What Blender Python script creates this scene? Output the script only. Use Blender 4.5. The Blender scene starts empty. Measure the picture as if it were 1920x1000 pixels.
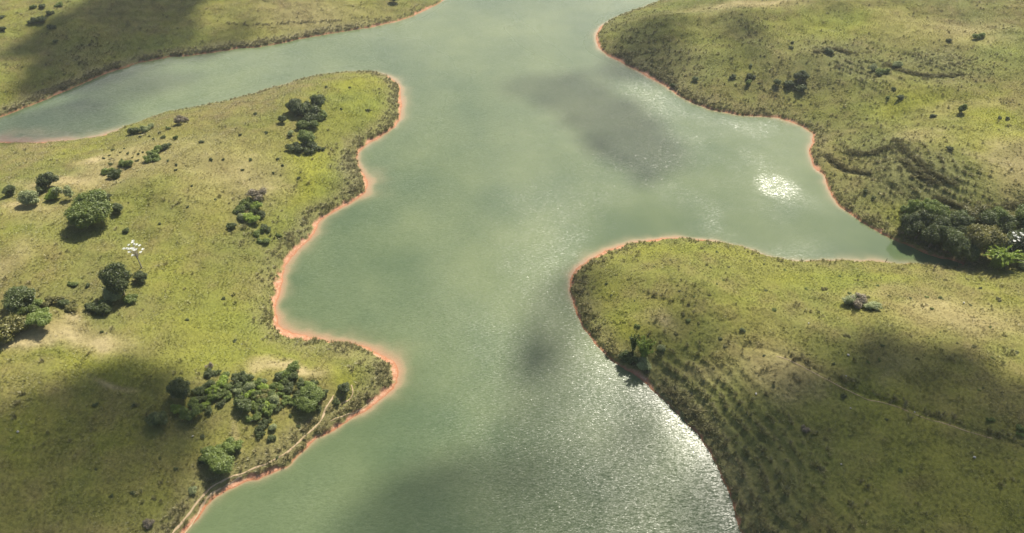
import bpy, math, random
import numpy as np
import time as _time
_T0 = _time.time()
from mathutils import Vector

SC = bpy.context.scene
COL = SC.collection
R = math.radians

# ------------------------------------------------------------------ camera
CAM_H, PITCH, FPX = 120.0, R(40), 1280.0          # metres, down-tilt, focal length in photo pixels (1920 wide)
cam_d = bpy.data.cameras.new("camera")
cam_d.sensor_width = 36.0
cam_d.lens = 36.0 * FPX / 1920.0
cam_d.clip_start, cam_d.clip_end = 1.0, 30000.0
cam = bpy.data.objects.new("camera", cam_d)
cam.location = (0, 0, CAM_H)
cam.rotation_euler = (math.pi / 2 - PITCH, 0, 0)
COL.objects.link(cam)
SC.camera = cam

# ------------------------------------------------------------------ sky, sun, exposure
SUN_EL, SUN_AZ = R(48.5), R(26)                      # ahead of the camera and a little to the right
SUN = np.array([math.cos(SUN_EL) * math.sin(SUN_AZ), math.cos(SUN_EL) * math.cos(SUN_AZ), math.sin(SUN_EL)])
world = bpy.data.worlds.new("World")
SC.world = world
world.use_nodes = True
nt = world.node_tree
sky = nt.nodes.new("ShaderNodeTexSky")
sky.sky_type = 'NISHITA'
sky.sun_disc = False
sky.sun_elevation = SUN_EL
sky.sun_rotation = SUN_AZ
sky.air_density, sky.dust_density, sky.ozone_density = 1.0, 2.0, 1.0
nt.nodes["Background"].inputs[1].default_value = 0.075
nt.links.new(sky.outputs[0], nt.nodes["Background"].inputs[0])
sun_d = bpy.data.lights.new("sun", 'SUN')
sun_d.energy, sun_d.angle, sun_d.color = 5.0, R(0.53), (1.0, 0.93, 0.80)
sun_o = bpy.data.objects.new("sun", sun_d)
sun_o.rotation_euler = Vector(SUN).to_track_quat('Z', 'Y').to_euler()
sun_o.location = (0, 0, 300)
COL.objects.link(sun_o)
SC.view_settings.view_transform = 'Standard'
SC.view_settings.look = 'None'
SC.view_settings.gamma = 1.0
SC.view_settings.exposure = 0.76
SC.render.engine = 'CYCLES'
SC.cycles.max_bounces = 6
SC.cycles.transparent_max_bounces = 24
SC.cycles.volume_bounces = 1
SC.cycles.use_denoising = True
SC.cycles.denoiser = 'OPENIMAGEDENOISE'
SC.cycles.denoising_prefilter = 'ACCURATE'
SC.cycles.sample_clamp_indirect = 4.0

# ------------------------------------------------------------------ maths helpers
rng = np.random.default_rng(7)
_P = np.random.default_rng(99).permutation(4096)
_ang = np.random.default_rng(5).random(4096) * 2 * math.pi
_GX, _GY = np.cos(_ang), np.sin(_ang)

def noise(x, y, s=1.0, seed=0):
    """Perlin noise, about -0.7..0.7"""
    x = np.asarray(x, float) / s + seed * 17.31
    y = np.asarray(y, float) / s + seed * 9.77
    xi, yi = np.floor(x).astype(np.int64), np.floor(y).astype(np.int64)
    fx, fy = x - xi, y - yi
    u, v = fx * fx * fx * (fx * (fx * 6 - 15) + 10), fy * fy * fy * (fy * (fy * 6 - 15) + 10)
    def g(i, j, dx, dy):
        h = _P[(_P[i & 4095] + j) & 4095]
        return _GX[h] * dx + _GY[h] * dy
    a = g(xi, yi, fx, fy); b = g(xi + 1, yi, fx - 1, fy)
    c = g(xi, yi + 1, fx, fy - 1); d = g(xi + 1, yi + 1, fx - 1, fy - 1)
    return (a + u * (b - a)) * (1 - v) + (c + u * (d - c)) * v

def fbm(x, y, s, n=4, seed=0):
    t, a, w = 0, 1.0, 0
    for k in range(n):
        t = t + a * noise(x, y, s / 2 ** k, seed + k); w += a; a *= 0.5
    return t / w * 1.4

def sstep(a, b, x):
    t = np.clip((x - a) / (b - a), 0, 1)
    return t * t * (3 - 2 * t)

CP, SP = math.cos(PITCH), math.sin(PITCH)

def ray(px, py):
    u = (np.asarray(px, float) - 960) / FPX; v = (500 - np.asarray(py, float)) / FPX
    return u, CP + v * SP, -SP + v * CP

def flat(px, py, z=0.0):
    dx, dy, dz = ray(px, py)
    t = (z - CAM_H) / dz
    return np.stack([dx * t, dy * t], -1)

def ppm(x, y, z=0):
    """photo pixels per metre at a ground point"""
    return FPX / (y * CP + (CAM_H - z) * SP)

# ------------------------------------------------------------------ shore lines (lake level is z = 0)
PA = [(0,221),(40,205),(90,185),(140,163),(200,138),(260,118),(320,107),(350,106),(390,100),(440,92),(490,88),(540,78),(590,68),(640,60),
      (690,52),(740,42),(780,28),(810,13),(832,0)]
PB = [(0,266),(30,268),(80,267),(140,264),(190,256),(230,242),(270,226),(320,211),(380,200),(440,188),(500,170),(550,155),(600,142),(650,136),
      (700,136),(730,144),(748,160),(754,185),(752,212),(742,238),(720,252),(695,266),(676,282),(668,298),(672,312),(684,330),(692,345),
      (688,360),(668,374),(640,390),(612,405),(598,420),(590,438),(570,460),(548,480),(535,500),(528,525),(524,550),(520,580),(524,605),
      (545,622),(580,634),(620,640),(655,643),(690,652),(720,664),(742,676),(748,695),(742,715),(728,738),(705,758),(680,776),(640,798),
      (600,820),(570,845),(540,875),(500,892),(450,910),(405,930),(385,950),(365,980),(350,1000)]
PCD = [(1240,2),(1190,20),(1150,35),(1125,52),(1117,70),(1122,90),(1140,105),(1170,120),(1205,138),(1240,158),(1270,178),(1300,194),
      (1340,208),(1380,215),(1420,218),(1460,221),(1500,235),(1522,250),(1525,268),(1516,285),(1520,302),(1530,318),(1546,327),(1550,345),
      (1560,370),(1580,390),(1610,412),(1640,430),(1670,447),(1700,460),(1740,477),(1790,490),(1812,497),(1790,502),
      (1760,500),(1700,495),(1640,493),(1580,490),(1520,492),(1480,490),(1450,486),(1420,475),(1390,463),(1350,455),(1310,450),(1270,447),(1230,448),
      (1190,455),(1150,465),(1115,480),(1085,500),(1070,520),(1070,550),(1078,580),(1095,615),(1115,648),(1140,672),(1170,690),(1195,708),
      (1225,735),(1255,760),(1280,785),(1300,810),(1325,845),(1345,880),(1362,920),(1378,965),(1388,1000)]
def pts(l): return flat([p[0] for p in l], [p[1] for p in l])
WA = np.vstack([[(-2500, 60), (-330, 190)], pts(PA), [(-22, 400), (20, 470), (10, 560), (-60, 700), (-30, 1000), (-300, 2500), (-2500, 2500)]])
WB = np.vstack([[(-2500, 30), (-340, 172)], pts(PB), [(-60, 58), (-72, 30), (-95, -40), (-120, -200), (-2500, -600)]])
WC = np.vstack([[(2500, 2500), (420, 2500), (330, 1000), (240, 700), (260, 560), (190, 450), (118, 402)], pts(PCD),
                [(47, 60), (52, 40), (60, -40), (80, -200), (400, -900), (2500, -900)]])

def poly_sd(P, X, Y):
    d = np.full(X.shape, 1e12); ins = np.zeros(X.shape, bool)
    n = len(P)
    for i in range(n):
        ax, ay = P[i]; bx, by = P[(i + 1) % n]
        ex, ey = bx - ax, by - ay
        wx, wy = X - ax, Y - ay
        t = np.clip((wx * ex + wy * ey) / (ex * ex + ey * ey), 0, 1)
        np.minimum(d, (wx - ex * t) ** 2 + (wy - ey * t) ** 2, out=d)
        if ay != by:
            c = ((ay > Y) != (by > Y)) & (X < (Y - ay) * ex / ey + ax)
            ins ^= c
    d = np.sqrt(d)
    return np.where(ins, d, -d)

class Field:
    def __init__(s, x0, y0, nx, ny, st):
        s.x0, s.y0, s.st, s.nx, s.ny = x0, y0, st, nx, ny
        X, Y = np.meshgrid(x0 + st * np.arange(nx), y0 + st * np.arange(ny))
        sd = [poly_sd(P, X, Y) for P in (WA, WB, WC)]
        s.sd = np.max(sd, 0)
        s.isA, s.isB = (np.argmax(sd, 0) == 0), (np.argmax(sd, 0) == 1)
    def get(s, arr, x, y):
        fx = np.clip((x - s.x0) / s.st, 0, s.nx - 1.001); fy = np.clip((y - s.y0) / s.st, 0, s.ny - 1.001)
        i, j = fx.astype(int), fy.astype(int)
        u, v = fx - i, fy - j
        return (arr[j, i] * (1 - u) + arr[j, i + 1] * u) * (1 - v) + (arr[j + 1, i] * (1 - u) + arr[j + 1, i + 1] * u) * v
F1 = Field(-330, -20, 661, 521, 1.0)
F2 = Field(-4000, -1000, 201, 181, 40.0)

def sdist(x, y):
    n = F1.get(F1.sd, x, y); f = F2.get(F2.sd, x, y)
    w = np.minimum.reduce([sstep(330, 300, np.abs(x)), sstep(-20, 0, y), sstep(500, 460, y)])
    s = n * w + f * (1 - w)
    return s + 0.9 * noise(x, y, 9, 3) + 0.5 * noise(x, y, 3.2, 4) + 0.28 * noise(x, y, 1.1, 5)

# (px, py, beach width m, sediment reach m, sediment strength, shore-grass strength)
SHORE = [(40,205,.6,1.0,.35,1.3),(140,163,.6,1.0,.35,1.3),(260,118,.6,1.0,.4,1.3),(350,106,.6,1.6,.45,1.1),(490,88,.3,1.,.3,1.2),(640,60,.4,1.2,.35,1.),(740,42,1.0,2.5,.7,.3),(820,8,1.2,3,.7,.3),
  (20,268,2.8,20,1.1,.0),(80,267,2.4,14,.95,.0),(190,256,2.2,9,.8,.0),(270,226,.8,2.5,.5,.1),(380,200,.6,2,.5,.3),(500,170,.6,2.5,.6,.3),(640,136,.6,3,.6,.3),(745,160,1.0,6,.9,.8),
  (754,200,1.3,6,1.0,.9),(720,252,1.6,4,.9,.8),(676,282,1.8,4,.9,.9),(690,340,1.3,9,1.0,1.0),(640,390,1.3,4,.9,.9),(590,438,1.9,4,.9,.9),(535,500,2.1,4.5,1,.7),(522,570,2.0,5,1.1,.7),
  (570,630,1.7,6,1.2,.6),(655,643,1.5,6,1.2,.7),(740,676,1.6,7,1.2,1.0),(742,715,1.3,5.5,1.0,1.0),(690,768,1.0,3,.8,1.0),(600,820,.8,2.5,.7,1.0),(545,872,1.5,2.2,.8,1.0),(450,910,1.2,2,.7,1.0),(385,950,1.3,2,.7,1.0),(350,1000,1.2,2,.6,1.0),
  (1190,20,.5,2,.6,.3),(1117,70,1.5,4,1,.3),(1170,120,1.7,2.5,.9,.9),(1240,158,1.7,2.5,.9,1),(1300,194,1.3,2.5,.8,.8),(1400,217,1.0,2.5,.8,.5),(1480,228,1.2,5,.7,.3),(1522,258,.8,4,.8,.6),
  (1520,300,.9,3,.8,.6),(1546,327,2.6,4,1.1,.1),(1560,370,.6,3,.8,.5),(1640,430,.3,1,.3,.9),(1740,477,.1,1,.1,.6),(1700,495,.5,6,.4,.1),(1640,493,.8,7,.7,.0),(1520,492,.7,3,.7,.2),(1450,486,.6,3,.8,.2),
  (1390,463,.8,3,1,.3),(1310,450,.9,3.5,1.1,.3),(1230,448,1.5,3.5,1.1,.3),(1150,465,1.3,4,1.1,.5),(1085,500,1.3,4.5,1.1,.5),(1070,545,1.0,2,.8,.7),(1095,615,.6,.8,.3,.7),(1140,672,.6,.8,.3,.7),
  (1200,708,.9,1.0,.4,.4),(1255,760,.1,.4,.1,1),(1325,845,.1,.3,.05,1),(1362,920,.2,.3,.05,1),(1388,1000,.3,.3,.1,.7)]
SW = pts(SHORE); SV = np.array([s[2:] for s in SHORE])
def shore_vals(x, y):
    x, y = np.asarray(x, float), np.asarray(y, float)
    acc = np.zeros(x.shape + (4,)); wt = np.zeros(x.shape)
    for p, v in zip(SW, SV):
        w = 1.0 / (((x - p[0]) ** 2 + (y - p[1]) ** 2) ** 2 + 4.0)
        wt += w
        for k in range(4): acc[..., k] += w * v[k]
    return acc / wt[..., None]

def seg_dist(P, x, y):
    """distance to a polyline and signed side (+ = left of travel)"""
    d = np.full(x.shape, 1e9); side = np.zeros(x.shape)
    for (ax, ay), (bx, by) in zip(P[:-1], P[1:]):
        ex, ey = bx - ax, by - ay
        t = np.clip(((x - ax) * ex + (y - ay) * ey) / (ex * ex + ey * ey), 0, 1)
        dd = np.hypot(x - ax - ex * t, y - ay - ey * t)
        s = np.sign(ex * (y - ay) - ey * (x - ax))
        m = dd < d
        d = np.where(m, dd, d); side = np.where(m, s, side)
    return d, side

def beach(sv, x, y): return sv[..., 0] * np.clip(0.48 + 1.1 * noise(x, y, 11, 201) + .8 * noise(x, y, 4, 203), .06, 1.7)

def height0(x, y, sv=None, s=None):
    """smooth land form"""
    if s is None: s = sdist(x, y)
    if sv is None: sv = shore_vals(x, y)
    bw = beach(sv, x, y)
    near = (np.abs(x) < 329) & (y > -19) & (y < 499)
    a = np.where(near, F1.get(F1.isA.astype(float), x, y), F2.get(F2.isA.astype(float), x, y))
    b = np.where(near, F1.get(F1.isB.astype(float), x, y), F2.get(F2.isB.astype(float), x, y))
    c = 1 - a - b
    cy = sstep(150, 215, y + 0.15 * (x - 60))            # 0 = near hill, 1 = far hill
    amp = a * 16 + b * 13 + c * (19 * (1 - cy) + 24 * cy)
    ln = a * 75 + b * 45 + c * (52 * (1 - cy) + 75 * cy)
    low = c * np.exp(-(((x - 150) / 46) ** 2 + ((y - 150) / 16) ** 2)) # the wooded hollow at the head of the inlet
    q = np.maximum(s - bw - 0.5, 0)
    dome = amp * (1 - np.exp(-q / ln)) * (1 - 0.8 * low)
    roll = (fbm(x, y, 55, 3, 11) * 3.2 * (0.6 + 0.9 * c * cy) + fbm(x, y, 17, 2, 31) * 1.2) * sstep(3, 35, q)
    bank = np.where(s < bw, s * 0.16, bw * 0.16 + 0.75 * sstep(0, 0.7, s - bw))
    under = np.maximum(s * 0.22, -7.0)
    return np.where(s < 0, under, bank + dome + roll)

_gx, _gy = np.meshgrid(F1.x0 + np.arange(F1.nx), F1.y0 + np.arange(F1.ny))
HG = np.maximum(height0(_gx, _gy), 0)                 # smooth land form on a 1 m grid, for sight lines

def march(px, py):
    """where the line of sight through a photo pixel meets the smooth land form"""
    dx, dy, dz = ray(np.atleast_1d(px), np.atleast_1d(py))
    t = np.arange(75, 620, 0.5)
    out = []
    for x, y, z in zip(dx, dy, dz):
        g = CAM_H + z * t - F1.get(HG, x * t, y * t)
        i = int(np.argmax(g < 0)) if (g < 0).any() else len(t) - 1
        f = g[i - 1] / (g[i - 1] - g[i]) if i else 0
        tt = t[i - 1] + 0.5 * f
        out.append((x * tt, y * tt))
    return np.array(out)

_gp = {}
def ground_pts(l):
    k = tuple(map(tuple, l))
    if k not in _gp: _gp[k] = march([p[0] for p in l], [p[1] for p in l])
    return _gp[k]

# ------------------------------------------------------------------ lines on the land (cattle steps, dirt trails)
def smooth_line(P, n=8):
    P = np.array(P); out = []
    Q = np.vstack([2 * P[0] - P[1], P, 2 * P[-1] - P[-2]])
    for i in range(1, len(Q) - 2):
        for k in range(n):
            t = k / n
            out.append(0.5 * (2 * Q[i] + (Q[i + 1] - Q[i - 1]) * t + (2 * Q[i - 1] - 5 * Q[i] + 4 * Q[i + 1] - Q[i + 2]) * t * t
                              + (3 * Q[i] - Q[i - 1] - 3 * Q[i + 1] + Q[i + 2]) * t ** 3))
    out.append(P[-1])
    return np.array(out)
STEPS = [smooth_line(ground_pts(l), 4) for l in (
    [(1205,548),(1235,558),(1270,565),(1300,573),(1330,590)],
    [(1395,645),(1440,652),(1480,665),(1530,690),(1580,715),(1620,735),(1680,752),(1740,775),(1800,795),(1860,812),(1925,834)],
    [(1552,292),(1565,306),(1590,319),(1630,327),(1670,345),(1720,374)],
    [(455,40),(480,22),(520,8),(560,-6)])]
TRAILS = [smooth_line(ground_pts(l), 6) for l in (
    [(322,1003),(345,975),(365,950),(385,925),(410,905),(436,895),(460,885),(500,870),(540,848),(575,815),(600,790),(613,765),(625,742)],
    [(345,1003),(362,978),(378,950),(400,925),(440,900),(455,896)],
    [(640,758),(655,748),(662,735),(658,722)],
    [(620,790),(650,778),(680,765),(700,748)],
    [(1455,668),(1480,675),(1530,701),(1580,727),(1620,746),(1680,762),(1740,785),(1800,803),(1860,822)])]
TRAIL_W = [0.17, 0.13, 0.11, 0.10, 0.10]

def land(x, y, detail=True):
    s = sdist(x, y); sv = shore_vals(x, y)
    h = height0(x, y, sv, s)
    m = sstep(0.2, 2.0, s - sv[..., 0])
    for k, P in enumerate(STEPS):
        d, side = seg_dist(P, x, y)
        amp = (0.22, 0.42, 1.0, 0.3)[k]
        h = h - amp * np.exp(-(d / 1.1) ** 2) * m * np.where(side < 0, 1.0, 0.35)
    if detail:
        # contour terracettes on the steep slope above the near right shore
        ter = terr_mask(x, y)
        ph = (s + 3.0 * noise(x, y, 28, 41) + .7 * noise(x, y, 5, 42)) / 2.8
        h = h + ter * 0.5 * (np.abs((ph % 1.0) - 0.5) * 2 - 0.5) * m
        rough = 0.55 + 0.5 * sstep(-0.2, 0.3, fbm(x, y, 30, 2, 51))
        h = h + m * rough * (0.34 * fbm(x, y, 3.4, 3, 61) + 0.16 * noise(x, y, 0.9, 66))
    return h, s, sv

def blob(x, y, B):
    """soft patches listed as photo pixels (cx, cy, rx, ry, weight)"""
    C = ground_pts(B)
    t = np.zeros(x.shape)
    wx = x + 9 * fbm(x, y, 22, 3, 71); wy = y + 9 * fbm(x, y, 22, 3, 75)
    for (cx, cy), b in zip(C, B):
        k = ppm(cx, cy, 5)
        dep = math.atan2(CAM_H - 5, cy)
        rx, ry = b[2] / k, b[3] / k / math.sin(dep)
        t = t + b[4] * np.exp(-(((wx - cx) / rx) ** 2 + ((wy - cy) / ry) ** 2))
    return t
def terr_mask(x, y):
    return np.clip(blob(x, y, [(1330,740,90,80,1.0),(1405,855,90,85,1.0),(1400,930,80,80,1.),(1260,690,60,40,.8),(1560,970,120,50,.35)]) +
                   1.0 * blob(x, y, [(1740,330,90,70,1.0),(1610,130,40,35,.8),(1770,120,70,30,.9)]), 0, 1)

LUSH = [(600,345,60,45,1.1),(640,185,90,40,.8),(690,200,50,50,.5),(1560,520,140,22,.7),(1330,470,110,20,.6),(1140,530,60,40,.6),(1820,265,70,45,1.0),(1590,45,90,25,.8),(1690,200,110,18,.9),(1880,240,40,40,1),
        (120,670,140,30,.8),(640,705,45,30,1),(60,430,60,40,.7),(220,420,60,40,.4),(1880,100,50,40,.6),(1360,100,60,25,.6),(1670,420,50,45,1.1),(380,690,60,25,.8),(60,160,80,40,.6),(1220,620,80,35,.8),(1700,740,60,40,.5),(1860,900,90,60,.6),(560,420,60,50,.5),(400,600,90,60,.6),(330,150,60,40,.3)]
DRY = [(40,385,60,9,1.),(110,345,50,9,.9),(160,305,40,9,.8),(95,630,90,26,1.5),(215,640,50,18,1.4),(25,660,40,14,1.3),(125,600,22,8,1.3),(545,690,45,12,1.3),(500,700,25,14,.9),(210,705,16,6,1.3),(290,285,110,35,.7),(430,330,90,60,.7),(190,330,60,50,.6),(600,30,120,30,.6),(1420,6,170,10,1.),(1900,300,60,45,1.1),(1480,700,60,50,.8),
       (1790,590,120,40,.8),(1240,612,40,20,.8),(1330,690,30,20,.5),(1630,545,100,14,.4),(25,480,35,40,.8),(500,350,40,30,.4),(1690,45,60,30,.4),(1830,60,70,25,.7),(1800,205,80,12,.6),(575,700,20,14,.8),(470,800,14,25,.8),(1730,250,60,20,.6),(1680,700,40,40,.4),(60,360,40,24,.5),(70,400,60,18,.5),(1420,660,50,40,.4)]
DEEP = [(680,330,26,55,.9),(720,300,30,30,.5),(700,690,50,30,.8),(1200,95,50,55,.8),(1400,60,50,30,.5),(1600,120,50,35,1.0),(1760,115,80,28,1.0),(1740,340,90,70,.7),(1300,780,80,80,1.0),(1430,900,90,90,.9),(1200,690,45,30,.9),(160,110,40,30,.6),(1700,330,60,60,.6),(620,275,50,20,.4),(1280,130,60,40,.5),(1470,165,90,30,.5),(470,400,40,50,.5),(560,480,20,80,.5),(150,560,110,30,.5),(1600,280,60,70,.35)]

def clr(x, y, s, sv):
    """what grows where: base colour of the sward"""
    lush, dry, deep = blob(x, y, LUSH), blob(x, y, DRY), blob(x, y, DEEP)
    n1, n2, n3 = fbm(x, y, 26, 4, 81), fbm(x, y, 7, 3, 85), fbm(x, y, 60, 3, 89)
    oliv = np.array([0.176, 0.175, 0.046]); yel = np.array([0.232, 0.236, 0.036]); straw = np.array([0.390, 0.320, 0.165]); dk = np.array([0.155, 0.155, 0.058])
    brown = np.array([0.218, 0.170, 0.078])
    def mix(a, b, t): return a * (1 - t[..., None]) + b * t[..., None]
    c = np.broadcast_to(oliv, x.shape + (3,)).copy()
    c = mix(c, yel, np.clip(0.28 + 0.7 * n1 + 0.4 * n2 + 0.8 * lush - 0.5 * deep, 0, 1))
    c = mix(c, brown, np.clip(0.27 + 0.8 * n3 - 0.45 * n2 + 0.15 * dry - 0.5 * lush, 0, .8))
    fresh = np.array([0.132, 0.168, 0.036])
    c = mix(c, fresh, np.clip(0.10 + 1.0 * fbm(x, y, 38, 3, 121) + .3 * n2 + .2 * lush + .25 * deep - .4 * dry, 0, .8))
    c = mix(c, dk, np.clip(0.05 + 0.75 * deep - 0.3 * n1 + 0.3 * n2, 0, .9))
    c = mix(c, straw, np.clip(0.75 * dry * (0.75 + 0.8 * n2) - 0.05 + 0.15 * sstep(.2, .6, n2), 0, .92))
    sg = sv[..., 3] * sstep(7.0, 2.0, s - sv[..., 0] + 2 * n2)
    c = mix(c, np.array([0.215, 0.195, 0.095]), np.clip(0.55 * sg, 0, 1))
    return c, np.clip(dry, 0, 2)

# ------------------------------------------------------------------ mesh and material helpers
def mesh_from(name, V, Fq, mats, attrs=None, smooth=False, midx=None):
    """V (n,3) and Fq (m,3 or 4) arrays -> mesh data block"""
    me = bpy.data.meshes.new(name)
    V = np.ascontiguousarray(V, np.float32); Fq = np.ascontiguousarray(Fq, np.int32)
    m, k = Fq.shape
    me.vertices.add(len(V)); me.vertices.foreach_set("co", V.ravel())
    me.loops.add(m * k); me.loops.foreach_set("vertex_index", Fq.ravel())
    me.polygons.add(m); me.polygons.foreach_set("loop_start", np.arange(0, m * k, k, dtype=np.int32))
    if midx is not None: me.polygons.foreach_set("material_index", np.ascontiguousarray(midx, np.int32))
    for mt in mats: me.materials.append(mt)
    me.update(calc_edges=True)
    me.polygons.foreach_set("use_smooth", np.full(m, smooth, dtype=bool))
    for an, (typ, arr) in (attrs or {}).items():
        at = me.attributes.new(an, typ, 'POINT')
        key = {'FLOAT': 'value', 'FLOAT_COLOR': 'color', 'FLOAT_VECTOR': 'vector'}[typ]
        at.data.foreach_set(key, np.ascontiguousarray(arr, np.float32).ravel())
    return me

def link(name, data, parent=None, label=None, cat=None, group=None, kind=None, loc=None):
    o = bpy.data.objects.new(name, data)
    COL.objects.link(o)
    if parent is not None: o.parent = parent
    if label: o["label"] = label
    if cat: o["category"] = cat
    if group: o["group"] = group
    if kind: o["kind"] = kind
    if loc is not None: o.location = loc
    return o

def grid_faces(ny, nx):
    i = np.arange(ny * nx).reshape(ny, nx)
    return np.stack([i[:-1, :-1], i[:-1, 1:], i[1:, 1:], i[1:, :-1]], -1).reshape(-1, 4)

class NT:
    def __init__(s, name):
        s.m = bpy.data.materials.new(name); s.m.use_nodes = True
        s.t = s.m.node_tree; s.t.nodes.clear()
        s.out = s.t.nodes.new("ShaderNodeOutputMaterial")
    def n(s, typ, inp=None, **kw):
        nd = s.t.nodes.new(typ)
        for k, v in kw.items(): setattr(nd, k, v)
        for k, v in (inp or {}).items():
            if hasattr(v, 'is_output') or isinstance(v, bpy.types.NodeSocket): s.t.links.new(v, nd.inputs[k])
            else: nd.inputs[k].default_value = v
        return nd
    def math(s, op, a, b=0.0, clamp=False):
        return s.n("ShaderNodeMath", {0: a, 1: b}, operation=op, use_clamp=clamp).outputs[0]
    def mix(s, f, a, b, blend='MIX'):
        nd = s.t.nodes.new("ShaderNodeMix"); nd.data_type = 'RGBA'; nd.blend_type = blend
        for k, v in ((0, f), (6, a), (7, b)):
            if isinstance(v, bpy.types.NodeSocket): s.t.links.new(v, nd.inputs[k])
            else: nd.inputs[k].default_value = v if k == 0 else tuple(v) + (1,) * (4 - len(v))
        return nd.outputs[2]
    def ramp(s, f, a, b):
        return s.n("ShaderNodeMapRange", {0: f, 1: a, 2: b}).outputs[0]
    def pos(s): return s.n("ShaderNodeNewGeometry").outputs["Position"]
    def noise(s, vec, scale, detail=3.0, rough=0.55):
        return s.n("ShaderNodeTexNoise", {"Vector": vec, "Scale": scale, "Detail": detail, "Roughness": rough})
    def done(s, sh): s.t.links.new(sh, s.out.inputs[0]); return s.m

# ground: sward, red earth at the water's edge, bare soil in the thin patches
def mat_ground():
    g = NT("pasture_ground")
    P = g.pos()
    col = g.n("ShaderNodeAttribute", attribute_name="col").outputs["Color"]
    sand = g.n("ShaderNodeAttribute", attribute_name="sand").outputs["Fac"]
    f1 = g.noise(P, 1.6, 4, .65).outputs["Fac"]; f2 = g.noise(P, 0.45, 4, .6).outputs["Fac"]
    f3 = g.noise(P, 5.0, 2, .6).outputs["Fac"]
    v = g.math('ADD', g.math('MULTIPLY', f1, 1.0), g.math('MULTIPLY', f3, 0.7))
    c = g.mix(1.0, col, g.n("ShaderNodeCombineColor", {0: g.ramp(v, .55, 1.15), 1: g.ramp(v, .53, 1.15), 2: g.ramp(v, .6, 1.1)}).outputs[0], 'MULTIPLY')
    c = g.mix(0.35, col, c)
    clay = g.mix(g.ramp(f2, .35, .7), (0.44, 0.245, 0.155), (0.32, 0.145, 0.08))
    clay = g.mix(g.ramp(f1, .52, .72), clay, (0.56, 0.37, 0.25))
    wet = g.n("ShaderNodeAttribute", attribute_name="wet").outputs["Fac"]
    clay = g.mix(wet, clay, (0.32, 0.14, 0.07))
    c = g.mix(sand, c, clay)
    b = g.n("ShaderNodeBump", {"Strength": 0.5, "Distance": 0.25, "Height": v})
    return g.done(g.n("ShaderNodeBsdfPrincipled", {"Base Color": c, "Roughness": 0.95, "Specular IOR Level": 0.1, "Normal": b.outputs[0]}).outputs[0])

# turbid green lake: silt makes it opaque, red silt near the beaches, wind ripples as facets
def mat_water():
    g = NT("lake_water")
    P = g.pos()
    sed = g.n("ShaderNodeAttribute", attribute_name="sed").outputs["Fac"]
    big = g.noise(P, 0.012, 3, .5).outputs["Fac"]
    mid = g.noise(P, 0.05, 3, .5).outputs["Fac"]
    deepc = g.mix(g.ramp(g.math('ADD', g.math('MULTIPLY', big, .7), g.math('MULTIPLY', mid, .3)), .40, .60), (0.068, 0.102, 0.047), (0.118, 0.150, 0.068))
    c = g.mix(g.ramp(sed, 0.0, 0.45), deepc, (0.20, 0.185, 0.10))
    c = g.mix(g.ramp(sed, 0.3, 1.0), c, (0.33, 0.20, 0.12))
    # ripples: crests run from near left to far right
    rot = g.n("ShaderNodeMapping", {"Vector": P, "Rotation": (0, 0, R(-38)), "Scale": (0.55, 1.9, 1.0)}, vector_type='POINT').outputs[0]
    w1 = g.noise(rot, 1.7, 2, .6).outputs["Color"]
    w2 = g.noise(rot, 4.6, 1, .6).outputs["Color"]
    w3 = g.noise(P, 0.22, 2, .5).outputs["Color"]
    def cen(col, k): return g.n("ShaderNodeVectorMath", {0: g.n("ShaderNodeVectorMath", {0: col, 1: (.5, .5, .5)}, operation='SUBTRACT').outputs[0], 1: k}, operation='MULTIPLY').outputs[0]
    add = lambda a, b: g.n("ShaderNodeVectorMath", {0: a, 1: b}, operation='ADD').outputs[0]
    sl = add(add(cen(w1, (0.50, 0.72, 0)), cen(w2, (0.56, 0.76, 0))), cen(w3, (0.08, 0.10, 0)))
    gust = g.noise(P, 0.022, 3, .55).outputs["Fac"]
    calm = g.n("ShaderNodeAttribute", attribute_name="wind").outputs["Fac"]
    amp = g.math('MULTIPLY', g.ramp(gust, .3, .7), 0.5)
    amp = g.math('MULTIPLY', g.math('ADD', amp, 0.65), calm)
    sl = g.n("ShaderNodeVectorMath", {0: sl, "Scale": amp}, operation='SCALE').outputs[0]
    nrm = g.n("ShaderNodeVectorMath", {0: add(sl, (0, 0, 1))}, operation='NORMALIZE').outputs[0]
    # the smallest ripples are far below a pixel: a satin lobe, with a few larger mirror facets
    rgh = g.math('ADD', g.math('MULTIPLY', calm, 0.31), 0.07)
    satin = g.n("ShaderNodeBsdfPrincipled", {"Base Color": c, "Roughness": rgh, "IOR": 1.333, "Normal": nrm}).outputs[0]
    clear = g.n("ShaderNodeBsdfPrincipled", {"Base Color": c, "Roughness": 0.10, "IOR": 1.333, "Normal": nrm}).outputs[0]
    return g.done(g.n("ShaderNodeMixShader", {0: 0.12, 1: satin, 2: clear}).outputs[0])

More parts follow.
